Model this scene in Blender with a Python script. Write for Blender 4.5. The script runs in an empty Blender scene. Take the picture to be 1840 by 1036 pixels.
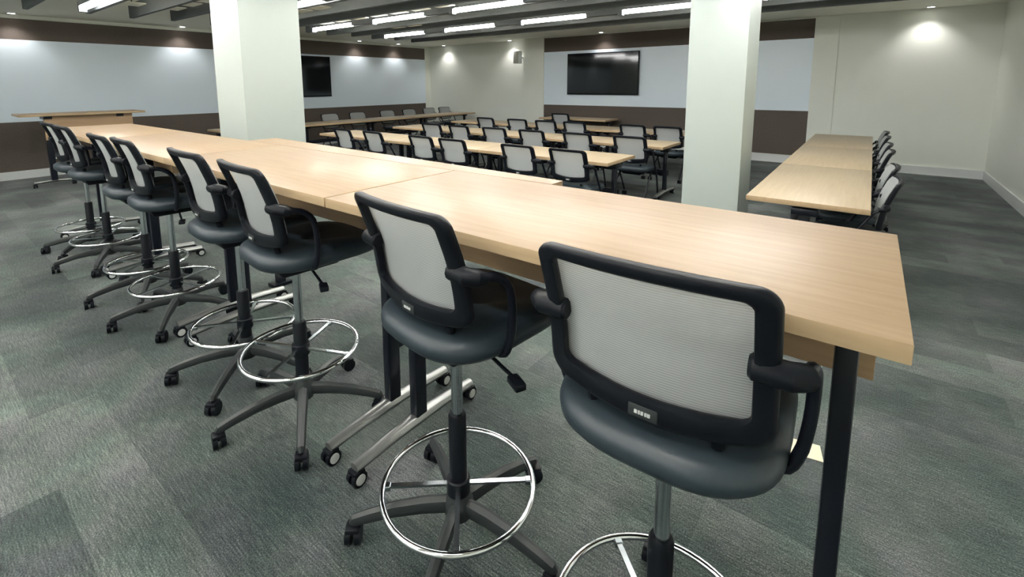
import bpy, bmesh, math, random
from mathutils import Vector, Matrix
random.seed(7)
PI = math.pi
SC = bpy.context.scene
COL = SC.collection
def R(d): return math.radians(d)

# ---------------------------------------------------------------- camera
YAW, PITCH, ROLL, FPX, PX, PY = R(-38.207), R(7.841), R(.334), 856.3, 891.05, 269.2
def make_camera():
    sy, cy, sp, cp = math.sin(YAW), math.cos(YAW), math.sin(PITCH), math.cos(PITCH)
    f = Vector((sy*cp, cy*cp, -sp)); r = Vector((cy, -sy, 0)); d = f.cross(r)
    cr, sr = math.cos(ROLL), math.sin(ROLL)
    r2 = cr*r + sr*d; d2 = -sr*r + cr*d
    cd = bpy.data.cameras.new('camera'); cam = bpy.data.objects.new('camera', cd); COL.objects.link(cam)
    m = Matrix((r2, -d2, -f)).transposed().to_4x4(); m.translation = Vector((0, 0, 1.55))
    cam.matrix_world = m
    cd.sensor_fit = 'HORIZONTAL'; cd.sensor_width = 36; cd.lens = FPX/1840*36
    cd.shift_x = (920-PX)/1840; cd.shift_y = (PY-518)/1840
    cd.clip_start = .05; cd.clip_end = 60
    SC.camera = cam
make_camera()

# ---------------------------------------------------------------- world, exposure
w = bpy.data.worlds.new('world'); SC.world = w; w.use_nodes = True
w.node_tree.nodes['Background'].inputs[0].default_value = (.8, .9, 1, 1)
w.node_tree.nodes['Background'].inputs[1].default_value = .3
vs = SC.view_settings
vs.view_transform = 'Standard'; vs.look = 'None'; vs.gamma = 1; vs.use_curve_mapping = False
vs.exposure = 0.58
STRIP_E = 33.0
SPOT_W = 19.0

# ---------------------------------------------------------------- materials
def nm(name):
    m = bpy.data.materials.new(name); m.use_nodes = True
    nt = m.node_tree; return m, nt, nt.nodes['Principled BSDF']
def nd(nt, typ, **kw):
    n = nt.nodes.new(typ)
    for k, v in kw.items(): setattr(n, k, v)
    return n
def plain(name, col, rough=.5, metal=0., noise=.06, nscale=30., bump=0., spec=None, coat=0.):
    m, nt, b = nm(name)
    tc = nd(nt, 'ShaderNodeTexCoord'); nz = nd(nt, 'ShaderNodeTexNoise'); nz.inputs['Scale'].default_value = nscale
    nz.inputs['Detail'].default_value = 4
    nt.links.new(tc.outputs['Object'], nz.inputs['Vector'])
    rp = nd(nt, 'ShaderNodeMapRange'); rp.inputs[3].default_value = 1-noise; rp.inputs[4].default_value = 1+noise
    nt.links.new(nz.outputs[0], rp.inputs[0])
    mx = nd(nt, 'ShaderNodeVectorMath', operation='SCALE'); mx.inputs[0].default_value = col
    nt.links.new(rp.outputs[0], mx.inputs['Scale']); nt.links.new(mx.outputs[0], b.inputs['Base Color'])
    b.inputs['Roughness'].default_value = rough; b.inputs['Metallic'].default_value = metal
    if spec is not None: b.inputs['Specular IOR Level'].default_value = spec
    b.inputs['Coat Weight'].default_value = coat
    if bump:
        bp = nd(nt, 'ShaderNodeBump'); bp.inputs['Strength'].default_value = bump; bp.inputs['Distance'].default_value = .002
        nt.links.new(nz.outputs[0], bp.inputs['Height']); nt.links.new(bp.outputs[0], b.inputs['Normal'])
    return m
def emit(name, col, e):
    m, nt, b = nm(name)
    b.inputs['Base Color'].default_value = (*col, 1); b.inputs['Emission Color'].default_value = (*col, 1)
    b.inputs['Emission Strength'].default_value = e; return m
def ramp(nt, stops):
    r = nd(nt, 'ShaderNodeValToRGB'); el = r.color_ramp.elements
    while len(el) < len(stops): el.new(.5)
    for e, (p, c) in zip(el, stops): e.position = p; e.color = (*c, 1)
    return r
def wood(name, c1, c2, rough=.40):
    m, nt, b = nm(name)
    tc = nd(nt, 'ShaderNodeTexCoord'); mp = nd(nt, 'ShaderNodeMapping'); mp.inputs['Scale'].default_value = (1.2, 22, 22)
    nt.links.new(tc.outputs['Object'], mp.inputs[0])
    n1 = nd(nt, 'ShaderNodeTexNoise'); n1.inputs['Scale'].default_value = 2.2; n1.inputs['Detail'].default_value = 6; n1.inputs['Distortion'].default_value = .6
    nt.links.new(mp.outputs[0], n1.inputs['Vector'])
    r = ramp(nt, [(.25, c2), (.75, c1)]); nt.links.new(n1.outputs[0], r.inputs[0])
    nt.links.new(r.outputs[0], b.inputs['Base Color']); b.inputs['Roughness'].default_value = rough
    b.inputs['Specular IOR Level'].default_value = .4
    return m
def carpet():
    m, nt, b = nm('carpet_tiles')
    tc = nd(nt, 'ShaderNodeTexCoord')
    bk = nd(nt, 'ShaderNodeTexBrick'); bk.offset = .37; bk.inputs['Scale'].default_value = 1
    bk.inputs['Brick Width'].default_value = 1.0; bk.inputs['Row Height'].default_value = .25
    bk.inputs['Mortar Size'].default_value = .0; bk.inputs['Bias'].default_value = 0
    bk.inputs['Color1'].default_value = (0, 0, 0, 1); bk.inputs['Color2'].default_value = (1, 1, 1, 1)
    nt.links.new(tc.outputs['Object'], bk.inputs['Vector'])
    # broad soft tonal patches
    n0 = nd(nt, 'ShaderNodeTexNoise'); n0.inputs['Scale'].default_value = 1.5; n0.inputs['Detail'].default_value = 3
    nt.links.new(tc.outputs['Object'], n0.inputs['Vector'])
    # streaks along X
    mp = nd(nt, 'ShaderNodeMapping'); mp.inputs['Scale'].default_value = (14, 190, 1)
    nt.links.new(tc.outputs['Object'], mp.inputs[0])
    n1 = nd(nt, 'ShaderNodeTexNoise'); n1.inputs['Scale'].default_value = 1; n1.inputs['Detail'].default_value = 3
    nt.links.new(mp.outputs[0], n1.inputs['Vector'])
    n2 = nd(nt, 'ShaderNodeTexNoise'); n2.inputs['Scale'].default_value = 190; n2.inputs['Detail'].default_value = 2
    nt.links.new(tc.outputs['Object'], n2.inputs['Vector'])
    def mul(a, k):
        q = nd(nt, 'ShaderNodeMath', operation='MULTIPLY'); nt.links.new(a, q.inputs[0]); q.inputs[1].default_value = k; return q.outputs[0]
    def add(a, c):
        q = nd(nt, 'ShaderNodeMath', operation='ADD'); nt.links.new(a, q.inputs[0]); nt.links.new(c, q.inputs[1]); return q.outputs[0]
    sep = nd(nt, 'ShaderNodeSeparateColor'); nt.links.new(bk.outputs['Color'], sep.inputs[0])
    v = add(add(mul(sep.outputs[0], .10), mul(n0.outputs[0], .46)), add(mul(n1.outputs[0], .34), mul(n2.outputs[0], .50)))
    r = ramp(nt, [(.47, (.004, .008, .010)), (.60, (.022, .032, .034)), (.73, (.072, .087, .084)), (.88, (.20, .22, .21))])
    nt.links.new(v, r.inputs[0])
    n3 = nd(nt, 'ShaderNodeTexNoise'); n3.inputs['Scale'].default_value = 3.1; n3.inputs['Detail'].default_value = 2
    nt.links.new(tc.outputs['Object'], n3.inputs['Vector'])
    r3 = ramp(nt, [(.35, (.93, 1.04, .98)), (.5, (1, 1, .97)), (.65, (1.05, .98, 1.05))]); nt.links.new(n3.outputs[0], r3.inputs[0])
    mm = nd(nt, 'ShaderNodeMix', data_type='RGBA', blend_type='MULTIPLY'); mm.inputs[0].default_value = 1
    nt.links.new(r.outputs[0], mm.inputs[6]); nt.links.new(r3.outputs[0], mm.inputs[7]); nt.links.new(mm.outputs[2], b.inputs['Base Color'])
    b.inputs['Roughness'].default_value = .95; b.inputs['Specular IOR Level'].default_value = .15
    b.inputs['Sheen Weight'].default_value = .12; b.inputs['Sheen Roughness'].default_value = .5
    bp = nd(nt, 'ShaderNodeBump'); bp.inputs['Strength'].default_value = .5; bp.inputs['Distance'].default_value = .004
    nt.links.new(n2.outputs[0], bp.inputs['Height']); nt.links.new(bp.outputs[0], b.inputs['Normal'])
    return m
def chair_mesh():
    m, nt, b = nm('grey_mesh_fabric')
    tc = nd(nt, 'ShaderNodeTexCoord'); wv = nd(nt, 'ShaderNodeTexWave'); wv.bands_direction = 'Z'
    wv.inputs['Scale'].default_value = 55; wv.inputs['Distortion'].default_value = .8; wv.inputs['Detail'].default_value = 1
    nt.links.new(tc.outputs['Object'], wv.inputs['Vector'])
    r = ramp(nt, [(0, (.44, .47, .47)), (1, (.60, .62, .61))]); nt.links.new(wv.outputs['Fac'], r.inputs[0])
    nt.links.new(r.outputs[0], b.inputs['Base Color']); b.inputs['Roughness'].default_value = .75
    b.inputs['Specular IOR Level'].default_value = .2
    tr = nd(nt, 'ShaderNodeBsdfTransparent'); mx = nd(nt, 'ShaderNodeMixShader'); 
    mr = nd(nt, 'ShaderNodeMapRange'); mr.inputs[3].default_value = .62; mr.inputs[4].default_value = .80
    nt.links.new(wv.outputs['Fac'], mr.inputs[0]); nt.links.new(mr.outputs[0], mx.inputs[0])
    tl = nd(nt, 'ShaderNodeBsdfTranslucent'); nt.links.new(r.outputs[0], tl.inputs[0])
    m2 = nd(nt, 'ShaderNodeMixShader'); m2.inputs[0].default_value = .3
    nt.links.new(b.outputs[0], m2.inputs[1]); nt.links.new(tl.outputs[0], m2.inputs[2])
    nt.links.new(tr.outputs[0], mx.inputs[1]); nt.links.new(m2.outputs[0], mx.inputs[2])
    nt.links.new(mx.outputs[0], nt.nodes['Material Output'].inputs['Surface'])
    return m
M = dict(
    carpet=carpet(), mesh=chair_mesh(),
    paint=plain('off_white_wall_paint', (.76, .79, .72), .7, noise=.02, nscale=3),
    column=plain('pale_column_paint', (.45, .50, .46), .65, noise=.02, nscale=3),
    ceil=plain('beige_ceiling_paint', (.86, .85, .75), .8, noise=.02, nscale=3),
    board=plain('glossy_writable_white', (.72, .82, .89), .35, noise=.01, nscale=2),
    brown=plain('dark_brown_wall_covering', (.095, .076, .062), .7, noise=.35, nscale=60, bump=.2),
    trimw=plain('white_trim', (.72, .75, .74), .45, noise=.02),
    maple=wood('light_maple_laminate', (.38, .275, .175), (.30, .208, .125)),
    maple_lit=wood('maple_laminate_lit_tone', (.50, .41, .28), (.43, .34, .225)),  # maple paled in the colour to stand in for stronger light on desks
    edge=wood('maple_edge_band', (.46, .335, .20), (.39, .275, .155), .45),
    panel=wood('tan_modesty_panel', (.40, .27, .155), (.33, .21, .115), .5),
    black=plain('black_plastic', (.0045, .006, .009), .42, noise=.2, spec=.16),
    blackm=plain('black_powder_coated_metal', (.0045, .006, .011), .3, noise=.1, spec=.3),
    seat=plain('charcoal_seat_vinyl', (.020, .031, .040), .42, noise=.15, nscale=90, bump=.15, spec=.5),
    arm=plain('grey_black_base_plastic', (.022, .027, .028), .45, noise=.2),
    chrome=plain('chrome', (.80, .82, .84), .10, 1., noise=.02),
    gas=plain('brushed_steel_column', (.50, .55, .57), .22, 1., noise=.0),
    alu=plain('grey_metal_foot', (.33, .34, .33), .32, .85, noise=.05),
    wheel=plain('pale_grey_wheel', (.55, .57, .54), .4, noise=.05),
    baffle=plain('dark_grey_baffle_paint', (.060, .068, .072), .6, noise=.1, nscale=8),
    screen=plain('black_screen_glass', (.004, .006, .007), .08, noise=.05, spec=.6),
    speaker=plain('pale_grey_grille', (.42, .43, .39), .6, noise=.05, nscale=200),
    paper=plain('cream_paper', (.80, .74, .55), .8),
    mark=plain('silver_mark', (.75, .76, .74), .3, .3),
    strip=emit('lit_diffuser', (1., .985, .97), STRIP_E),
    ceiling_fill=emit('ceiling_fill_glow', (1., .97, .90), 300.),  # added glow without a visible source, brightens the ceiling
    disc=emit('lit_downlight_lens', (1., .96, .9), 14.),
)

# ---------------------------------------------------------------- mesh builder
class MB:
    def __init__(s): s.bm = bmesh.new()
    def box(s, c, d, rz=0, taper=None, bev=0):
        r = bmesh.ops.create_cube(s.bm, size=1)
        vs = r['verts']
        for v in vs:
            k = 1
            if taper and v.co.z > 0: k = taper
            v.co = Vector((v.co.x*d[0]*k, v.co.y*d[1]*k, v.co.z*d[2]))
        if rz: bmesh.ops.rotate(s.bm, verts=vs, cent=(0, 0, 0), matrix=Matrix.Rotation(rz, 3, 'Z'))
        bmesh.ops.translate(s.bm, verts=vs, vec=c)
        if bev:
            es = list({e for v in vs for e in v.link_edges})
            bmesh.ops.bevel(s.bm, geom=es, offset=bev, segments=2, affect='EDGES', profile=.5)
        return s
    def tube(s, pts, r, n=10, closed=False, flat=1.0, up=None):
        pts = [Vector(p) for p in pts]; N = len(pts)
        rs = r if isinstance(r, (list, tuple)) else [r]*N
        rings = []; prev = None
        for i, p in enumerate(pts):
            if closed: t = pts[(i+1) % N]-pts[i-1]
            else: t = pts[min(i+1, N-1)]-pts[max(i-1, 0)]
            t.normalize()
            if prev is None:
                a = Vector(up) if up else (Vector((0, 0, 1)) if abs(t.z) < .9 else Vector((1, 0, 0)))
            else: a = prev
            u = (a-t*a.dot(t)).normalized(); v = t.cross(u); prev = u
            rings.append([s.bm.verts.new(p+(u*math.cos(2*PI*k/n)+v*math.sin(2*PI*k/n)*flat)*rs[i]) for k in range(n)])
        M_ = N if closed else N-1
        for i in range(M_):
            A, B = rings[i], rings[(i+1) % N]
            for k in range(n): s.bm.faces.new((A[k], A[(k+1) % n], B[(k+1) % n], B[k]))
        if not closed:
            s.bm.faces.new(rings[0][::-1]); s.bm.faces.new(rings[-1])
        return s
    def cyl(s, a, b, r, r2=None, n=20): return s.tube([a, b], [r, r if r2 is None else r2], n)
    def lathe(s, c, prof, n=28, rot=None):
        rings = []; c = Vector(c)
        for (r, z) in prof:
            row = []
            for k in range(n):
                p = Vector((r*math.cos(2*PI*k/n), r*math.sin(2*PI*k/n), z))
                if rot: p = rot @ p
                row.append(s.bm.verts.new(p+c))
            rings.append(row)
        for A, B in zip(rings, rings[1:]):
            for k in range(n): s.bm.faces.new((A[k], A[(k+1) % n], B[(k+1) % n], B[k]))
        s.bm.faces.new(rings[0][::-1]); s.bm.faces.new(rings[-1]); return s
    def build(s, name, mat, parent=None, smooth=True, loc=None, ang=40):
        bmesh.ops.recalc_face_normals(s.bm, faces=s.bm.faces)
        me = bpy.data.meshes.new(name)
        if smooth:
            for f in s.bm.faces: f.smooth = True
            for e in s.bm.edges:
                if len(e.link_faces) == 2 and e.calc_face_angle(0) > R(ang): e.smooth = False
        s.bm.to_mesh(me); s.bm.free()
        for m in (mat if isinstance(mat, (list, tuple)) else [mat]): me.materials.append(m)
        o = bpy.data.objects.new(name, me); COL.objects.link(o)
        if parent: o.parent = parent
        if loc: o.location = loc
        return o
def tag(o, label=None, cat=None, group=None, kind=None):
    if label: o['label'] = label
    if cat: o['category'] = cat
    if group: o['group'] = group
    if kind: o['kind'] = kind
    return o
def thing(name, label, cat, loc=(0, 0, 0), rz=0, group=None):
    o = bpy.data.objects.new(name, None); COL.objects.link(o); o.empty_display_size = .1
    o.location = loc; o.rotation_euler = (0, 0, rz); return tag(o, label, cat, group)
def copy_tree(o, parent=None):
    c = o.copy(); COL.objects.link(c)
    if parent: c.parent = parent
    for ch in [x for x in KIDS.get(o.name, [])]: copy_tree(ch, c)
    return c
KIDS = {}
def index_kids():
    KIDS.clear()
    for ob in bpy.data.objects:
        if ob.parent: KIDS.setdefault(ob.parent.name, []).append(ob)
def struct(name, mb, mat, label, smooth=False):
    o = mb.build(name, mat, smooth=smooth); return tag(o, label, kind='structure')
def slab(x0, x1, y0, y1, z0, z1): return MB().box(((x0+x1)/2, (y0+y1)/2, (z0+z1)/2), (x1-x0, y1-y0, z1-z0))

# ---------------------------------------------------------------- the room
XL, XR, YB, YF, ZC = -11.3, 1.5, 10.7, -3.4, 2.74
YB2 = 10.95
struct('floor', slab(XL-.2, XR+.2, YF-.2, YB2+.2, -.1, 0), M['carpet'], 'dark grey-green patchwork carpet tiles')
struct('ceiling', slab(XL-.2, XR+.2, YF-.2, YB2+.2, ZC, ZC+.1), M['ceil'], 'beige painted ceiling')
struct('wall_left', slab(XL-.2, XL, YF-.2, YB2+.2, 0, ZC), M['paint'], 'left wall')
struct('wall_right', slab(XR, XR+.2, YF-.2, YB2+.2, 0, ZC), M['paint'], 'plain off-white right wall')
struct('wall_near', slab(XL, XR, YF-.2, YF, 0, ZC), M['paint'], 'wall behind the camera')
bw = MB()
bw.box(((XL-7.4)/2, YB2+.1, ZC/2), (-7.4-XL, .2, ZC))
bw.box(((-7.4-6.8)/2, (YB-.03+YB2+.2)/2, ZC/2), (.6, YB2+.2-YB+.03, ZC))
bw.box(((-6.8-.93)/2, (YB+.02+YB2+.2)/2, ZC/2), (5.87, YB2+.18-YB, ZC))
bw.box(((-.93-.56)/2, (YB-.03+YB2+.2)/2, ZC/2), (.37, YB2+.23-YB, ZC))
bw.box(((-.56+XR)/2, (YB+YB2+.2)/2, ZC/2), (XR+.56, YB2+.2-YB, ZC))
struct('wall_back', bw, M['paint'], 'back wall with two shallow pilasters')
# left wall coverings and back wall coverings
ye = 10.70
struct('trim_1', slab(XL, XL+.02, YF, ye, .14, .965), M['brown'], 'dark brown lower panel of the left wall')
struct('trim_2', slab(XL, XL+.03, YF, ye, .965, 2.33), M['board'], 'long white writing surface of the left wall')
struct('trim_3', slab(XL, XL+.02, YF, ye, 2.33, 2.675), M['brown'], 'dark brown upper band of the left wall')
struct('trim_4', slab(-6.8, -.93, YB, YB+.03, .16, 1.015), M['brown'], 'dark brown lower panel of the back wall')
struct('trim_5', slab(-6.8, -.93, YB-.01, YB+.03, 1.015, 2.36), M['board'], 'white writing surface of the back wall')
struct('trim_6', slab(-6.8, -.93, YB, YB+.03, 2.36, 2.715), M['brown'], 'dark brown upper band of the back wall')
def base(name, x0, x1, y0, y1, label):
    b = slab(x0, x1, y0, y1, 0, .14)
    if x1-x0 > y1-y0: b.box(((x0+x1)/2, (y0+y1)/2-.006, .01), (x1-x0, y1-y0+.012, .02))
    struct(name, b, M['trimw'], label)
base('baseboard_left', XL, XL+.025, YF, YB2, 'pale baseboard of the left wall')
base('baseboard_right', XR-.02, XR, YF, YB, 'pale baseboard of the right wall')
base('baseboard_back', -.93, XR, YB-.045, YB-.0, 'pale baseboard of the back wall by the right corner')
base('baseboard_middle', -6.8, -.93, YB-.01, YB+.02, 'pale baseboard below the brown back wall panel')
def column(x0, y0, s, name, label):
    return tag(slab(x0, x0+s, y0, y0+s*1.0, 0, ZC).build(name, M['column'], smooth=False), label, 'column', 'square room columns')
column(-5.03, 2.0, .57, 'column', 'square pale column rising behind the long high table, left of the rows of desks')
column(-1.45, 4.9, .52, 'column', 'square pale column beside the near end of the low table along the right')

# ---------------------------------------------------------------- suspended grid and lights
grid = thing('suspended_grid', 'dark grey suspended ceiling grid of deep boards above the room', 'ceiling grid', (0, 0, 2.5))
LY = [.08+1.52*k for k in range(-2, 5)]        # light rows: y
LX = [-7.52+1.62*k for k in range(0, 5)]
gx0, gx1 = -8.15, .55
y = LY[0]-.5; ys = []
for k, ly in enumerate(LY):
    ys += [ly-.44 if k else ly-.44]
    ys += [ly+.13, ly+.62]
ys.append(7.36)
ys = sorted(set(round(q, 3) for q in ys if q < 7.45))
for i, yy in enumerate(ys):
    st = gx0+.0 if i % 2 else gx0+.12
    MB().box(((st+gx1)/2, yy, .075), (gx1-st, .05, .19)).build('board', M['baffle'], grid, smooth=False)
for j, ly in enumerate(LY):
    MB().box(((gx0+gx1+.55)/2, ly-.02, .125), (gx1-gx0-.55, .075, .07)).build('light_rail', M['baffle'], grid, smooth=False)
    for i in range(len(LX)):
        a = LX[i]+1.07; b = (LX[i+1]-.06) if i+1 < len(LX) else gx1
        if b > a: MB().box(((a+b)/2, ly-.02, .03), (b-a, .07, .13)).build('light_rail', M['baffle'], grid, smooth=False)
xx = gx0+.5
while xx < gx1:
    MB().box((xx, (ys[0]+7.36)/2, .185), (.05, 7.36-ys[0], .025)).build('cross_bar', M['baffle'], grid, smooth=False)
    xx += .52
for yy, xs_ in ((4.38, [-4.3-.43*k for k in range(7)]), (5.49, [-6.47, -6.08]), (1.93, [-7.02]), (2.36, [-7.03, -6.54, -6.1]), (2.87, [-6.9, -6.45]), (3.5, [-6.02, -5.6])):
    for x_ in xs_:
        MB().box((x_, yy, .022), (.29, .21, .012), bev=.003).build('pale_gap_tile', M['ceil'], grid, smooth=False)  # pale tile added to stand in for lit ceiling showing between boards
        MB().box((x_, yy, .10), (.012, .012, .15)).build('gap_tile_stem', M['baffle'], grid, smooth=False)
for x_ in (-7.6, -4.0, -.6):
    for y_ in (ys[1], ys[9], ys[-1]):
        MB().cyl((x_, y_, .16), (x_, y_, .24), .006, n=8).build('hanger', M['baffle'], grid)
pl = None
names_row = ['first row from the wall behind the camera', 'second row from the wall behind the camera', 'third row from the far edge', 'row over the stools', 'row just past the high tables', 'row over the front desks', 'farthest row']
ordn = ['first', 'second', 'third', 'fourth', 'fifth', 'sixth']
for j, ly in enumerate(LY):
    for i, lx in enumerate(LX):
        lab = 'lit linear ceiling light, %s from left, %s' % (ordn[i], names_row[j])
        if pl is None:
            pl = thing('linear_light', lab, 'ceiling light', (lx, ly-.02, 2.5), 0, 'linear lights in the ceiling grid')
            MB().box((.52, 0, .06), (1.12, .075, .10)).box((-.05, 0, .0), (.06, .08, .12)).build('light_housing', M['baffle'], pl, smooth=False)
            MB().box((.52, 0, -.008), (1.06, .07, .066), bev=.022).build('diffuser', M['strip'], pl)
            MB().box((.52, 0, .163), (1.06, .05, .006)).build('ceiling_fill_strip', M['ceiling_fill'], pl, smooth=False)  # unseen strip on top of the housing, added to light the ceiling
            bpy.context.view_layer.update(); index_kids(); src = pl
        else:
            o = copy_tree(src); o.location = (lx, ly-.02, 2.5); o['label'] = lab
DL = [(-11.06, 1.4, 'above the left end of the left wall'), (-11.06, 3.85, 'above the left wall beside the column'), (-11.06, 8.1, 'above the left wall right of its television'),
      (-11.06, 9.45, 'above the far stretch of the left wall'), (-10.47, 10.74, 'by the far left room corner'), (-7.95, 10.74, 'beside the wall speaker'), (-5.1, 10.47, 'above the back wall television'),
      (.62, 10.47, 'above the plain stretch of back wall at the right'), (1.27, 7.6, 'above the right wall'), (-11.06, -1.2, 'above the near stretch of the left wall'), (1.27, 3.0, 'above the near part of the right wall')]
dsrc = None
for k, (x, y, lab) in enumerate(DL):
    lab = 'small round lit downlight ' + lab
    if dsrc is None:
        d = thing('downlight', lab, 'ceiling light', (x, y, ZC), 0, 'round downlights along the walls'); dsrc = d
        MB().lathe((0, 0, 0), [(.045, 0.0), (.075, -.0), (.075, -.008), (.05, -.012), (.045, -.006)], 28).build('trim_ring', M['trimw'], d)
        MB().lathe((0, 0, 0), [(.044, -.004), (.044, -.010), (.02, -.013)], 24).build('lens', M['disc'], d)
        bpy.context.view_layer.update(); index_kids()
    else:
        d = copy_tree(dsrc); d.location = (x, y, ZC); d['label'] = lab
    ld = bpy.data.lights.new('downlight_beam', 'SPOT'); ld.energy = SPOT_W; ld.spot_size = R(112); ld.spot_blend = .8
    ld.color = (1, .95, .93); ld.shadow_soft_size = .035
    lo = bpy.data.objects.new('downlight_beam', ld); COL.objects.link(lo); lo.parent = d; lo.location = (0, 0, -.03)
sp = thing('sprinkler_head', 'small white sprinkler head on the ceiling near the left wall', 'sprinkler', (-9.1, 2.15, ZC))
MB().lathe((0, 0, 0), [(.03, 0), (.03, -.006), (.01, -.012), (.01, -.04), (.022, -.045), (.022, -.05)], 16).build('sprinkler_body', M['trimw'], sp)

# ---------------------------------------------------------------- televisions and speaker
def tv(loc, rz, wdt, hgt, label):
    t = thing('television', label, 'television', loc, rz, 'wall televisions')
    MB().box((0, .035, 0), (wdt, .045, hgt), bev=.004).build('bezel', M['black'], t)
    MB().box((0, .010, .006), (wdt-.03, .006, hgt-.045)).build('screen', M['screen'], t, smooth=False)
    MB().box((0, .075, 0), (.5, .04, .35)).build('wall_mount', M['blackm'], t, smooth=False)
tv((-5.14, YB-.105, 1.785), 0, 1.84, 1.0, 'large black flat television in the middle of the back wall')
tv((XL+.125, 6.35, 1.77), R(90), 1.8, 1.02, 'black television on the left wall, half hidden by the column')
s = thing('wall_speaker', 'small pale grey loudspeaker high on the back wall near the pilaster', 'speaker', (-7.70, YB2-.18, 2.27), R(-10))
MB().box((0, 0, 0), (.21, .14, .34), bev=.02).build('cabinet', M['trimw'], s)
MB().box((0, -.072, 0), (.185, .012, .315), bev=.004).build('grille', M['speaker'], s)
MB().cyl((0, .05, 0), (.03, .20, 0), .03).build('bracket', M['trimw'], s)

# ---------------------------------------------------------------- tables
def caster_mb(m, x, y, r=.03, rz=0, w_=.018):
    c, s_ = math.cos(rz), math.sin(rz)
    for k in (-1, 1):
        cx, cy = x-s_*0+c*k*.016, y+s_*k*.016
        a = (cx-c*w_/2, cy-s_*w_/2, r); b = (cx+c*w_/2, cy+s_*w_/2, r)
        m.cyl(a, b, r, n=18)
    m.cyl((x, y, r), (x, y, r*2.2), .009, n=8)
    m.box((x, y, r*1.75), (.05, .05, r*.6), rz=rz, bev=.005)
    return m
def make_table(L, D, H, panel=None, crossbar=False, name='table', mats='maple', y_legx=None, label='', cat='table', group=None, panel_y=.2, panel_h=.3):
    t = thing(name, label, cat, (0, 0, 0), 0, group)
    th = .036
    top = MB().box((0, 0, H-th/2), (L-.004, D, th), bev=.0025)
    o = top.build('tabletop', [M[mats], M['edge']], t)
    for f in o.data.polygons:
        if abs(f.normal.z) < .5: f.material_index = 1
    zt = H-th
    for s_ in (-1, 1):
        x = s_*(L/2-.085)
        leg = MB().box((x, 0, (zt-.1)/2+.07), (.046, .065, zt-.14+.04), bev=.008)
        leg.box((x, 0, zt-.045), (.10, .16, .05), bev=.01)
        lg = leg.build('leg', M['blackm'], t)
        h = D/2-.01
        MB().tube([(x, -h, .075), (x, -h*.5, .088), (x, 0, .095), (x, h*.5, .088), (x, h, .075)], [.024, .028, .032, .028, .024], 10, flat=.85, up=(1, 0, 0)).build('foot', M['alu'], lg)
        for k in (-1, 1):
            m = MB(); caster_mb(m, x, k*(h-.01), .032)
            cs = m.build('caster', M['black'], lg)
            for kk in (-1, 1): MB().lathe((x+kk*.0265, k*(h-.01), .032), [(.021, -.0015), (.021, .0015), (.012, .003)], 16, Matrix.Rotation(kk*PI/2, 3, 'Y')).build('wheel_cap', M['wheel'], lg)
    MB().box((0, .02, zt-.035), (L-.3, .06, .04), bev=.006).build('support_beam', M['blackm'], t)
    if panel:
        MB().box((0, panel_y, zt-panel_h/2), (L-.05, .018, panel_h), bev=.002).build('modesty_panel', M['panel'], t)
    if crossbar:
        MB().box((0, .17, .32), (L-.2, .05, .08), bev=.006).build('crossbar', M['blackm'], t)
    return t
def place(src, loc, rz, label, first):
    o = src if first else copy_tree(src)
    o.location = loc; o.rotation_euler = (0, 0, rz); o['label'] = label; return o
# high tables in a run: z 1.14
HT = make_table(1.64, .70, 1.14, panel=True, name='high_table', group='high tables joined in one long run', panel_y=.2, panel_h=.32)
index_kids()
labs = ['light maple high table closest to the camera, with its free right end', 'light maple high table joined second in the run, behind the third and fourth stools',
        'light maple high table in front of the square column, third in the run', 'light maple high table at the far left end of the run']
for k in range(4): place(HT, (.085-.82-1.645*k, 1.305, 0), 0, labs[k], k == 0)
# narrow ledge behind the run
ld = thing('ledge_table', 'narrow maple ledge standing against the back edge of the high tables', 'table', (-2.35, 1.76, 0), 0)
lm = MB()
P_ = [(-1.34, -.098), (1.335, -.098), (1.335, -.008), (-1.34, .115)]
lo_ = [lm.bm.verts.new((x, y, 1.105)) for x, y in P_]; hi_ = [lm.bm.verts.new((x, y, 1.139)) for x, y in P_]
lm.bm.faces.new(lo_[::-1]); lm.bm.faces.new(hi_)
for k in range(4): lm.bm.faces.new((lo_[k], lo_[(k+1) % 4], hi_[(k+1) % 4], hi_[k]))
o = lm.build('tabletop', M['maple'], ld, smooth=False)
for k in (.2, -1.2):
    MB().box((k, 0, .56), (.05, .06, 1.09)).box((k, 0, .012), (.1, .15, .024)).build('leg', M['blackm'], ld, smooth=False)
# presentation table at far left, seen end on
pt = thing('high_table', 'separate high table with tan front panel standing near the left wall', 'table', (-10.15, 1.95, 0), R(90))
MB().box((0, 0, 1.122), (1.56, .66, .032), bev=.003).build('tabletop', [M['edge']], pt)
for s_ in (-1, 1):
    lg = MB().box((s_*.45, -.12, .6), (.075, .09, 1.0), bev=.006).box((s_*.45, -.06, 1.08), (.1, .3, .05)).build('leg', M['blackm'], pt)
    MB().tube([(s_*.45-.24, -.12, .08), (s_*.45, -.12, .095), (s_*.45+.24, -.12, .08)], .025, 10).build('foot', M['alu'], lg)
    for k in (-1, 1):
        m = MB(); caster_mb(m, s_*.45+k*.23, -.12, .03); m.build('caster', M['black'], lg)
MB().box((.06, -.2, .92), (1.12, .018, .37)).build('modesty_panel', M['panel'], pt, smooth=False)
for p in []: pass
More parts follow.
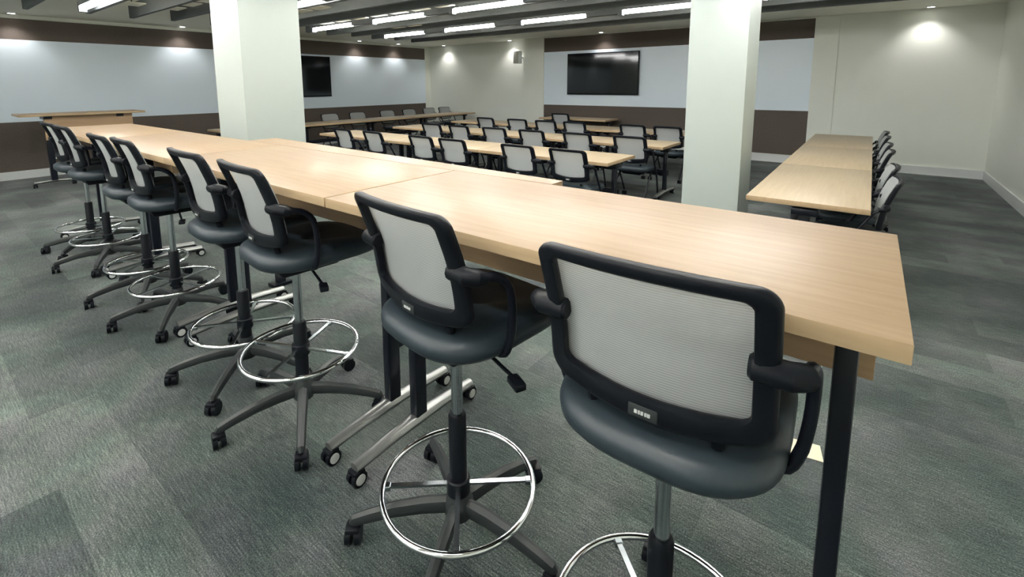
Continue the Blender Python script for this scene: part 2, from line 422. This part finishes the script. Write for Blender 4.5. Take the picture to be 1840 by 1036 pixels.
# low desks
GR = ['front', 'middle', 'rear']
LT = make_table(1.76, .72, .74, crossbar=True, name='desk', mats='maple_lit', group='maple desks in rows', cat='desk')
index_kids()
first = True
pos3 = ['left-hand', 'middle', 'right-hand']
for r_, (yc, xr) in enumerate([(4.86, -2.08), (6.42, -2.05), (8.12, -2.1)]):
    for k in range(3):
        L_ = 'maple desk, %s one of the %s row facing the back wall' % (pos3[2-k], GR[r_])
        place(LT, (xr-.88-1.765*k, yc, 0), 0, L_, first); first = False
place(LT, (-5.5, 10.16, 0), 0, 'single maple desk standing below the left part of the back wall television', False)
for k in range(4):
    place(LT, (-9.45, 4.55+.9+1.72*k-.9, 0), R(90), 'maple desk beside the left wall, %s from the column' % ordn[k], False)
for k in range(3):
    place(LT, (-.31, 3.80+.88+1.765*k+.0, 0), R(90), 'maple desk of the low run at the right, %s' % ['nearest the camera', 'in the middle', 'farthest away by the back wall'][k], False)

# ---------------------------------------------------------------- chairs
def lerp_prof(t):
    P = [(0, -.248), (.2, -.222), (.45, -.192), (.7, -.174), (.88, -.168), (1, -.155)]
    for (a, va), (b, vb) in zip(P, P[1:]):
        if t <= b:
            q = (t-a)/(b-a); return va+(vb-va)*q
    return P[-1][1]
BH, BW = .362, .228
def smoothprof(t):
    return sum(lerp_prof(min(1, max(0, t+d))) for d in (-.09, -.045, 0, .045, .09))/5
def B(x, t, ztop, off=0.):
    z = ztop-BH*t+.035*t*(x/BW)**2-.008*(x/BW)**2
    lean = .0
    return Vector((x, smoothprof(t)+.036*(x/BW)**2+off, z))
def rrect(hw, t0, t1, r, n=8):
    pts = []
    z0, z1 = -t0, -t1     # heights measured in metres below top
    cs = [(hw-r, z0-r, 0), (-(hw-r), z0-r, 90), (-(hw-r), z1+r, 180), (hw-r, z1+r, 270)]
    for cx, cz, a0 in cs:
        for k in range(n+1):
            a = R(a0+90*k/n); pts.append((cx+r*math.cos(a), cz+r*math.sin(a)))
    # subdivide the straight runs
    out = []
    N = len(pts)
    for i in range(N):
        a = pts[i]; b = pts[(i+1) % N]
        out.append(a)
        if i % (n+1) == n:
            for q in range(1, 10): out.append((a[0]+(b[0]-a[0])*q/10, a[1]+(b[1]-a[1])*q/10))
    return out
def back_parts(t, ztop):
    O = rrect(BW, 0, BH, .038); I = rrect(BW-.042, .032, BH-.056, .02)
    m = MB(); rings = []; nn = 10
    for (ox, oz), (ix, iz) in zip(O, I):
        row = []
        for k in range(nn):
            a = 2*PI*k/nn; c = math.cos(a); s_ = math.sin(a)
            c = math.copysign(abs(c)**.6, c); s_ = math.copysign(abs(s_)**.6, s_)
            f = .5+.5*c
            x = ix+(ox-ix)*f; z = iz+(oz-iz)*f
            row.append(m.bm.verts.new(B(x, -z/BH, ztop, s_*.016)))
        rings.append(row)
    N = len(rings)
    for i in range(N):
        A, C = rings[i], rings[(i+1) % N]
        for k in range(nn): m.bm.faces.new((A[k], A[(k+1) % nn], C[(k+1) % nn], C[k]))
    fr = m.build('back_frame', M['black'], t, ang=60)
    # mesh panel, stretched over the front of the frame
    m = MB(); nx, nz = 16, 14; hw = BW-.012
    g = []
    for s_ in (0, 1):
        lay = []
        for j in range(nz+1):
            tt = .012+(BH-.030)*j/nz
            row = []
            for i in range(nx+1):
                u = 2*i/nx-1
                # rounded corners
                v = abs(2*j/nz-1); lim = hw-(.035*max(0, (v-.72)/.28)**2)
                ux = u*lim
                row.append(m.bm.verts.new(B(ux, tt/BH, ztop, .0185+.003*s_)))
            lay.append(row)
        g.append(lay)
    for s_ in (0, 1):
        for j in range(nz):
            for i in range(nx):
                q = (g[s_][j][i], g[s_][j][i+1], g[s_][j+1][i+1], g[s_][j+1][i]); m.bm.faces.new(q if s_ else q[::-1])
    for j in range(nz):
        for i in (0, nx): m.bm.faces.new((g[0][j][i], g[0][j+1][i], g[1][j+1][i], g[1][j][i]))
    for i in range(nx):
        for j in (0, nz): m.bm.faces.new((g[0][j][i], g[0][j][i+1], g[1][j][i+1], g[1][j][i]))
    m.build('back_mesh', M['mesh'], t)
    zl = ztop-BH+.030; yb = B(0, (BH-.030)/BH, ztop).y
    pq = MB().box((0, yb-.0165, zl), (.060, .005, .028), bev=.003).build('label_plate', M['arm'], fr)
    k = MB()
    for q, w_ in ((-.013, .006), (-.006, .004), (.0, .005), (.007, .004), (.013, .006)): k.box((q, yb-.0200, zl), (w_, .003, .007))
    k.build('logo', M['mark'], fr, smooth=False)
    for s_ in (-1, 1):
        p = B(s_*(BW-.018), .5, ztop)
        MB().tube([(s_*(BW-.050), p.y-.004, p.z), (s_*(BW-.044), p.y-.004, p.z), (s_*(BW+.015), p.y-.002, p.z), (s_*(BW+.034), p.y+.018, p.z-.004), (s_*(BW+.036), p.y+.04, p.z-.01)],
                  [.019, .0245, .025, .0235, .018], 12).build('arm_bracket', M['black'], t)
def seat_part(t, z, front=.33):
    m = MB(); nz = 10; na = 48; rings = []
    prof = [(0, .0), (.80, .0), (.93, .008), (.99, .025), (1.0, .045), (.98, .062), (.90, .076), (.70, .083), (.35, .078), (0, .074)]
    for (k, h) in prof:
        row = []
        for i in range(na):
            a = 2*PI*i/na; c, s_ = math.cos(a), math.sin(a)
            e = .62 if s_ < 0 else .42
            x = .246*math.copysign(abs(c)**e, c); y = (.235 if s_ < 0 else front)*math.copysign(abs(s_)**e, s_)
            x *= 1-.10*max(0, -s_)**1.5     # narrower at the rear
            kk = max(k, .001)
            zz = z-.083+h-(.018*max(0, y/front)**3 if h > .03 else 0)
            row.append(m.bm.verts.new((x*kk, .03+y*kk, zz)))
        rings.append(row)
    for A, C in zip(rings, rings[1:]):
        for k in range(na): m.bm.faces.new((A[k], A[(k+1) % na], C[(k+1) % na], C[k]))
    m.bm.faces.new(rings[0][::-1]); m.bm.faces.new(rings[-1])
    m.build('seat', M['seat'], t, ang=70)
    MB().box((0, .02, z-.105), (.24, .26, .045), taper=1.15, bev=.01).build('mechanism', M['black'], t)
    # stem joining backrest to the seat
    for s_ in (-1, 1):
        MB().tube([(s_*.13, -.128, z+.02), (s_*.13, -.115, z-.04), (s_*.12, -.04, z-.10)], .013, 8).build('back_support', M['black'], t)
def lever(t, z, a=-1):
    MB().tube([(.10, .03, z-.11), (.25, .00, z-.12)], .006, 8).box((.275, -.005, z-.128), (.06, .035, .022), rz=R(-20), bev=.005).build('lever', M['black'], t)
def arm_loop(t, ztop, z):
    for s_ in (-1, 1):
        p = B(s_*(BW-.018), .5, ztop)
        P = [(BW+.034, p.y+.016, p.z-.006), (BW+.042, p.y+.075, p.z-.014), (BW+.047, p.y+.125, p.z-.06), (BW+.044, p.y+.14, p.z-.16), (BW+.030, p.y+.14, p.z-.24), (BW-.005, p.y+.14, p.z-.280), (BW-.13, p.y+.14, p.z-.272)]
        q = []
        for i in range(len(P)-1):
            for k in range(3):
                u = k/3; a = Vector(P[max(i-1, 0)]); b_ = Vector(P[i]); c = Vector(P[i+1]); d = Vector(P[min(i+2, len(P)-1)])
                q.append(.5*((2*b_)+(-a+c)*u+(2*a-5*b_+4*c-d)*u*u+(-a+3*b_-3*c+d)*u**3))
        q.append(Vector(P[-1])); q = [Vector((s_*v.x, v.y, v.z)) for v in q]
        MB().tube(q, .0125, 10).build('arm_loop', M['blackm'], t)
def star_base(t, ang0):
    hub = MB().lathe((0, 0, 0), [(.045, .085), (.05, .10), (.05, .14), (.034, .165), (.033, .20)], 24).build('hub', M['arm'], t)
    for k in range(5):
        a = R(ang0+72*k); c, s_ = math.cos(a), math.sin(a)
        pts = [(c*r_, s_*r_, z_) for r_, z_ in ((.03, .125), (.12, .125), (.22, .115), (.31, .095), (.355, .082), (.362, .070))]
        arm = MB().tube(pts, [.030, .029, .026, .023, .021, .014], 8, flat=.8).build('base_arm', M['arm'], t)
        m = MB(); caster_mb(m, c*.36, s_*.36, .032, rz=a+.9*(k*1.7 % 2), w_=.019); m.build('caster', M['black'], arm)
def ring_part(t, zr, dia=.51):
    r = dia/2
    f = MB().tube([(r*math.cos(2*PI*k/64), r*math.sin(2*PI*k/64), 0) for k in range(64)], .0105, 10, closed=True)
    o = f.build('foot_ring', M['chrome'], t, loc=(0, 0, zr))
    sp_ = MB()
    MB().lathe((0, 0, 0), [(.036, -.03), (.040, -.028), (.040, .022), (.036, .026)], 24).build('ring_collar', M['black'], o)
    for k in range(4):
        a = R(20+90*k); c, s_ = math.cos(a), math.sin(a)
        MB().box(((r+.03)/2, 0, 0), (r-.04, .016, .008)).box((r-.012, 0, -.003), (.028, .024, .018), bev=.003).build('ring_spoke', M['gas'], o, smooth=False).rotation_euler = (0, 0, a)
    return o
def make_stool(ang0):
    t = thing('bar_stool', '', 'stool', (0, 0, 0), 0, 'drafting stools along the high table')
    back_parts(t, 1.23); seat_part(t, .85); arm_loop(t, 1.23, .85); lever(t, .83)
    MB().cyl((0, 0, .44), (0, 0, .75), .019).build('gas_lift', M['gas'], t)
    MB().lathe((0, 0, 0), [(.030, .13), (.030, .455), (.026, .462)], 24).build('lift_sleeve', M['black'], t)
    star_base(t, ang0); r_ = ring_part(t, .22)
    return t
ST = make_stool(0)
bpy.context.view_layer.update(); index_kids()
ord8 = ['nearest the camera at the right end', 'second from the camera', 'third from the camera', 'fourth from the camera', 'fifth from the camera', 'sixth from the camera', 'seventh from the camera', 'farthest from the camera, at the left end']
#        x      y     turn  star  ring  lift
spots = [(-.318, 1.045, 2, -33, .19, 0), (-1.01, 1.065, -7, -138, .20, 0), (-2.02, 1.075, -5, -104, .33, .01), (-2.585, 1.07, -3, -121, .28, .02),
         (-3.60, 1.075, -3, -105, .25, .01), (-4.19, 1.08, -2, -96, .25, 0), (-5.21, 1.075, -1, -100, .24, .01), (-5.80, 1.08, 0, -119, .24, .01)]
for k, (x, y, rz, sa, zr, dz) in enumerate(spots):
    o = ST if k == 0 else copy_tree(ST)
    o.location = (x, y, 0); o.rotation_euler = (0, 0, R(rz))
    o['label'] = 'grey mesh-back bar stool with chrome foot ring, '+ord8[k]
    for c in [c for c in bpy.data.objects if c.parent == o]:
        n_ = c.name.split('.')[0]
        if n_ == 'foot_ring': c.location.z = zr; c.rotation_euler.z = R([25, 28, 10, 35, 0, 20, 45, 10][k])
        elif n_ in ('base_arm', 'hub'): c.rotation_euler.z = R(sa-rz)
        elif n_ != 'lift_sleeve': c.location.z = dz      # seat height set a little differently
bpy.data.objects.remove([c for c in bpy.data.objects if c.parent == ST and c.name.startswith('lever')][0])
def make_chair():
    t = thing('task_chair', '', 'chair', (0, 0, 0), 0, 'mesh-back chairs at the desks')
    back_parts(t, .885); seat_part(t, .49, .235); 
    for s_ in (-1, 1):
        p = B(s_*(BW-.018), .5, .885)
        MB().tube([(s_*(BW+.034), p.y+.016, p.z-.004), (s_*(BW+.045), p.y+.06, p.z-.03), (s_*(BW+.03), .12, .32), (s_*(BW+.01), .23, .075)], .012, 8).build('front_leg', M['blackm'], t)
        MB().tube([(s_*(BW-.03), .10, .42), (s_*(BW-.01), -.05, .30), (s_*(BW+.01), -.24, .075)], .012, 8).build('rear_leg', M['blackm'], t)
        for y_ in (.23, -.24):
            m = MB(); caster_mb(m, s_*(BW+.01), y_, .028); m.build('caster', M['black'], t)
    MB().cyl((-BW, .10, .40), (BW, .10, .40), .011, n=10).build('seat_bar', M['blackm'], t)
    return t
CH = make_chair()
bpy.context.view_layer.update(); index_kids()
first = True
def chair(x, y, rz, label):
    global first
    o = CH if first else copy_tree(CH); first = False
    o.location = (x, y, 0); o.rotation_euler = (0, 0, R(rz)); o['label'] = label
rows = [(4.54, [-6.45, -5.72, -4.70, -4.11, -3.10, -2.45], 'front'), (6.05, [-6.05, -5.38, -4.66, -3.94, -3.18, -2.42], 'middle'), (7.75, [-6.2, -5.42, -4.76, -4.16, -3.07, -2.49], 'rear')]
for y, xs, nme in rows:
    for k, x in enumerate(xs):
        chair(x, y+random.uniform(-.02, .02), random.uniform(-3, 3), 'grey mesh-back chair with black frame, %s desk row, %s from left' % (nme, ordn[k]))
chair(-5.62, 9.72, 2, 'grey mesh-back chair alone at the desk below the back wall television')
for k, y in enumerate([6.45, 7.22, 8.15, 8.92, 9.68, 10.31]):
    chair(-9.90, y, -90+random.uniform(-4, 4), 'pale mesh-back chair behind the left wall desks, %s from the column' % ordn[k])
for k, y in enumerate([4.28, 4.96, 6.05, 6.75, 7.63, 8.34]):
    chair(-.035, y, 90+random.uniform(-2, 2), 'mesh-back chair at the low run of desks on the right, %s from the camera' % ordn[k])
tag(MB().box((-.127, 2.25, .002), (.16, .10, .003), rz=.2).build('paper_sheet', M['paper'], smooth=False), 'cream scrap of paper on the carpet behind the nearest stool', 'paper')
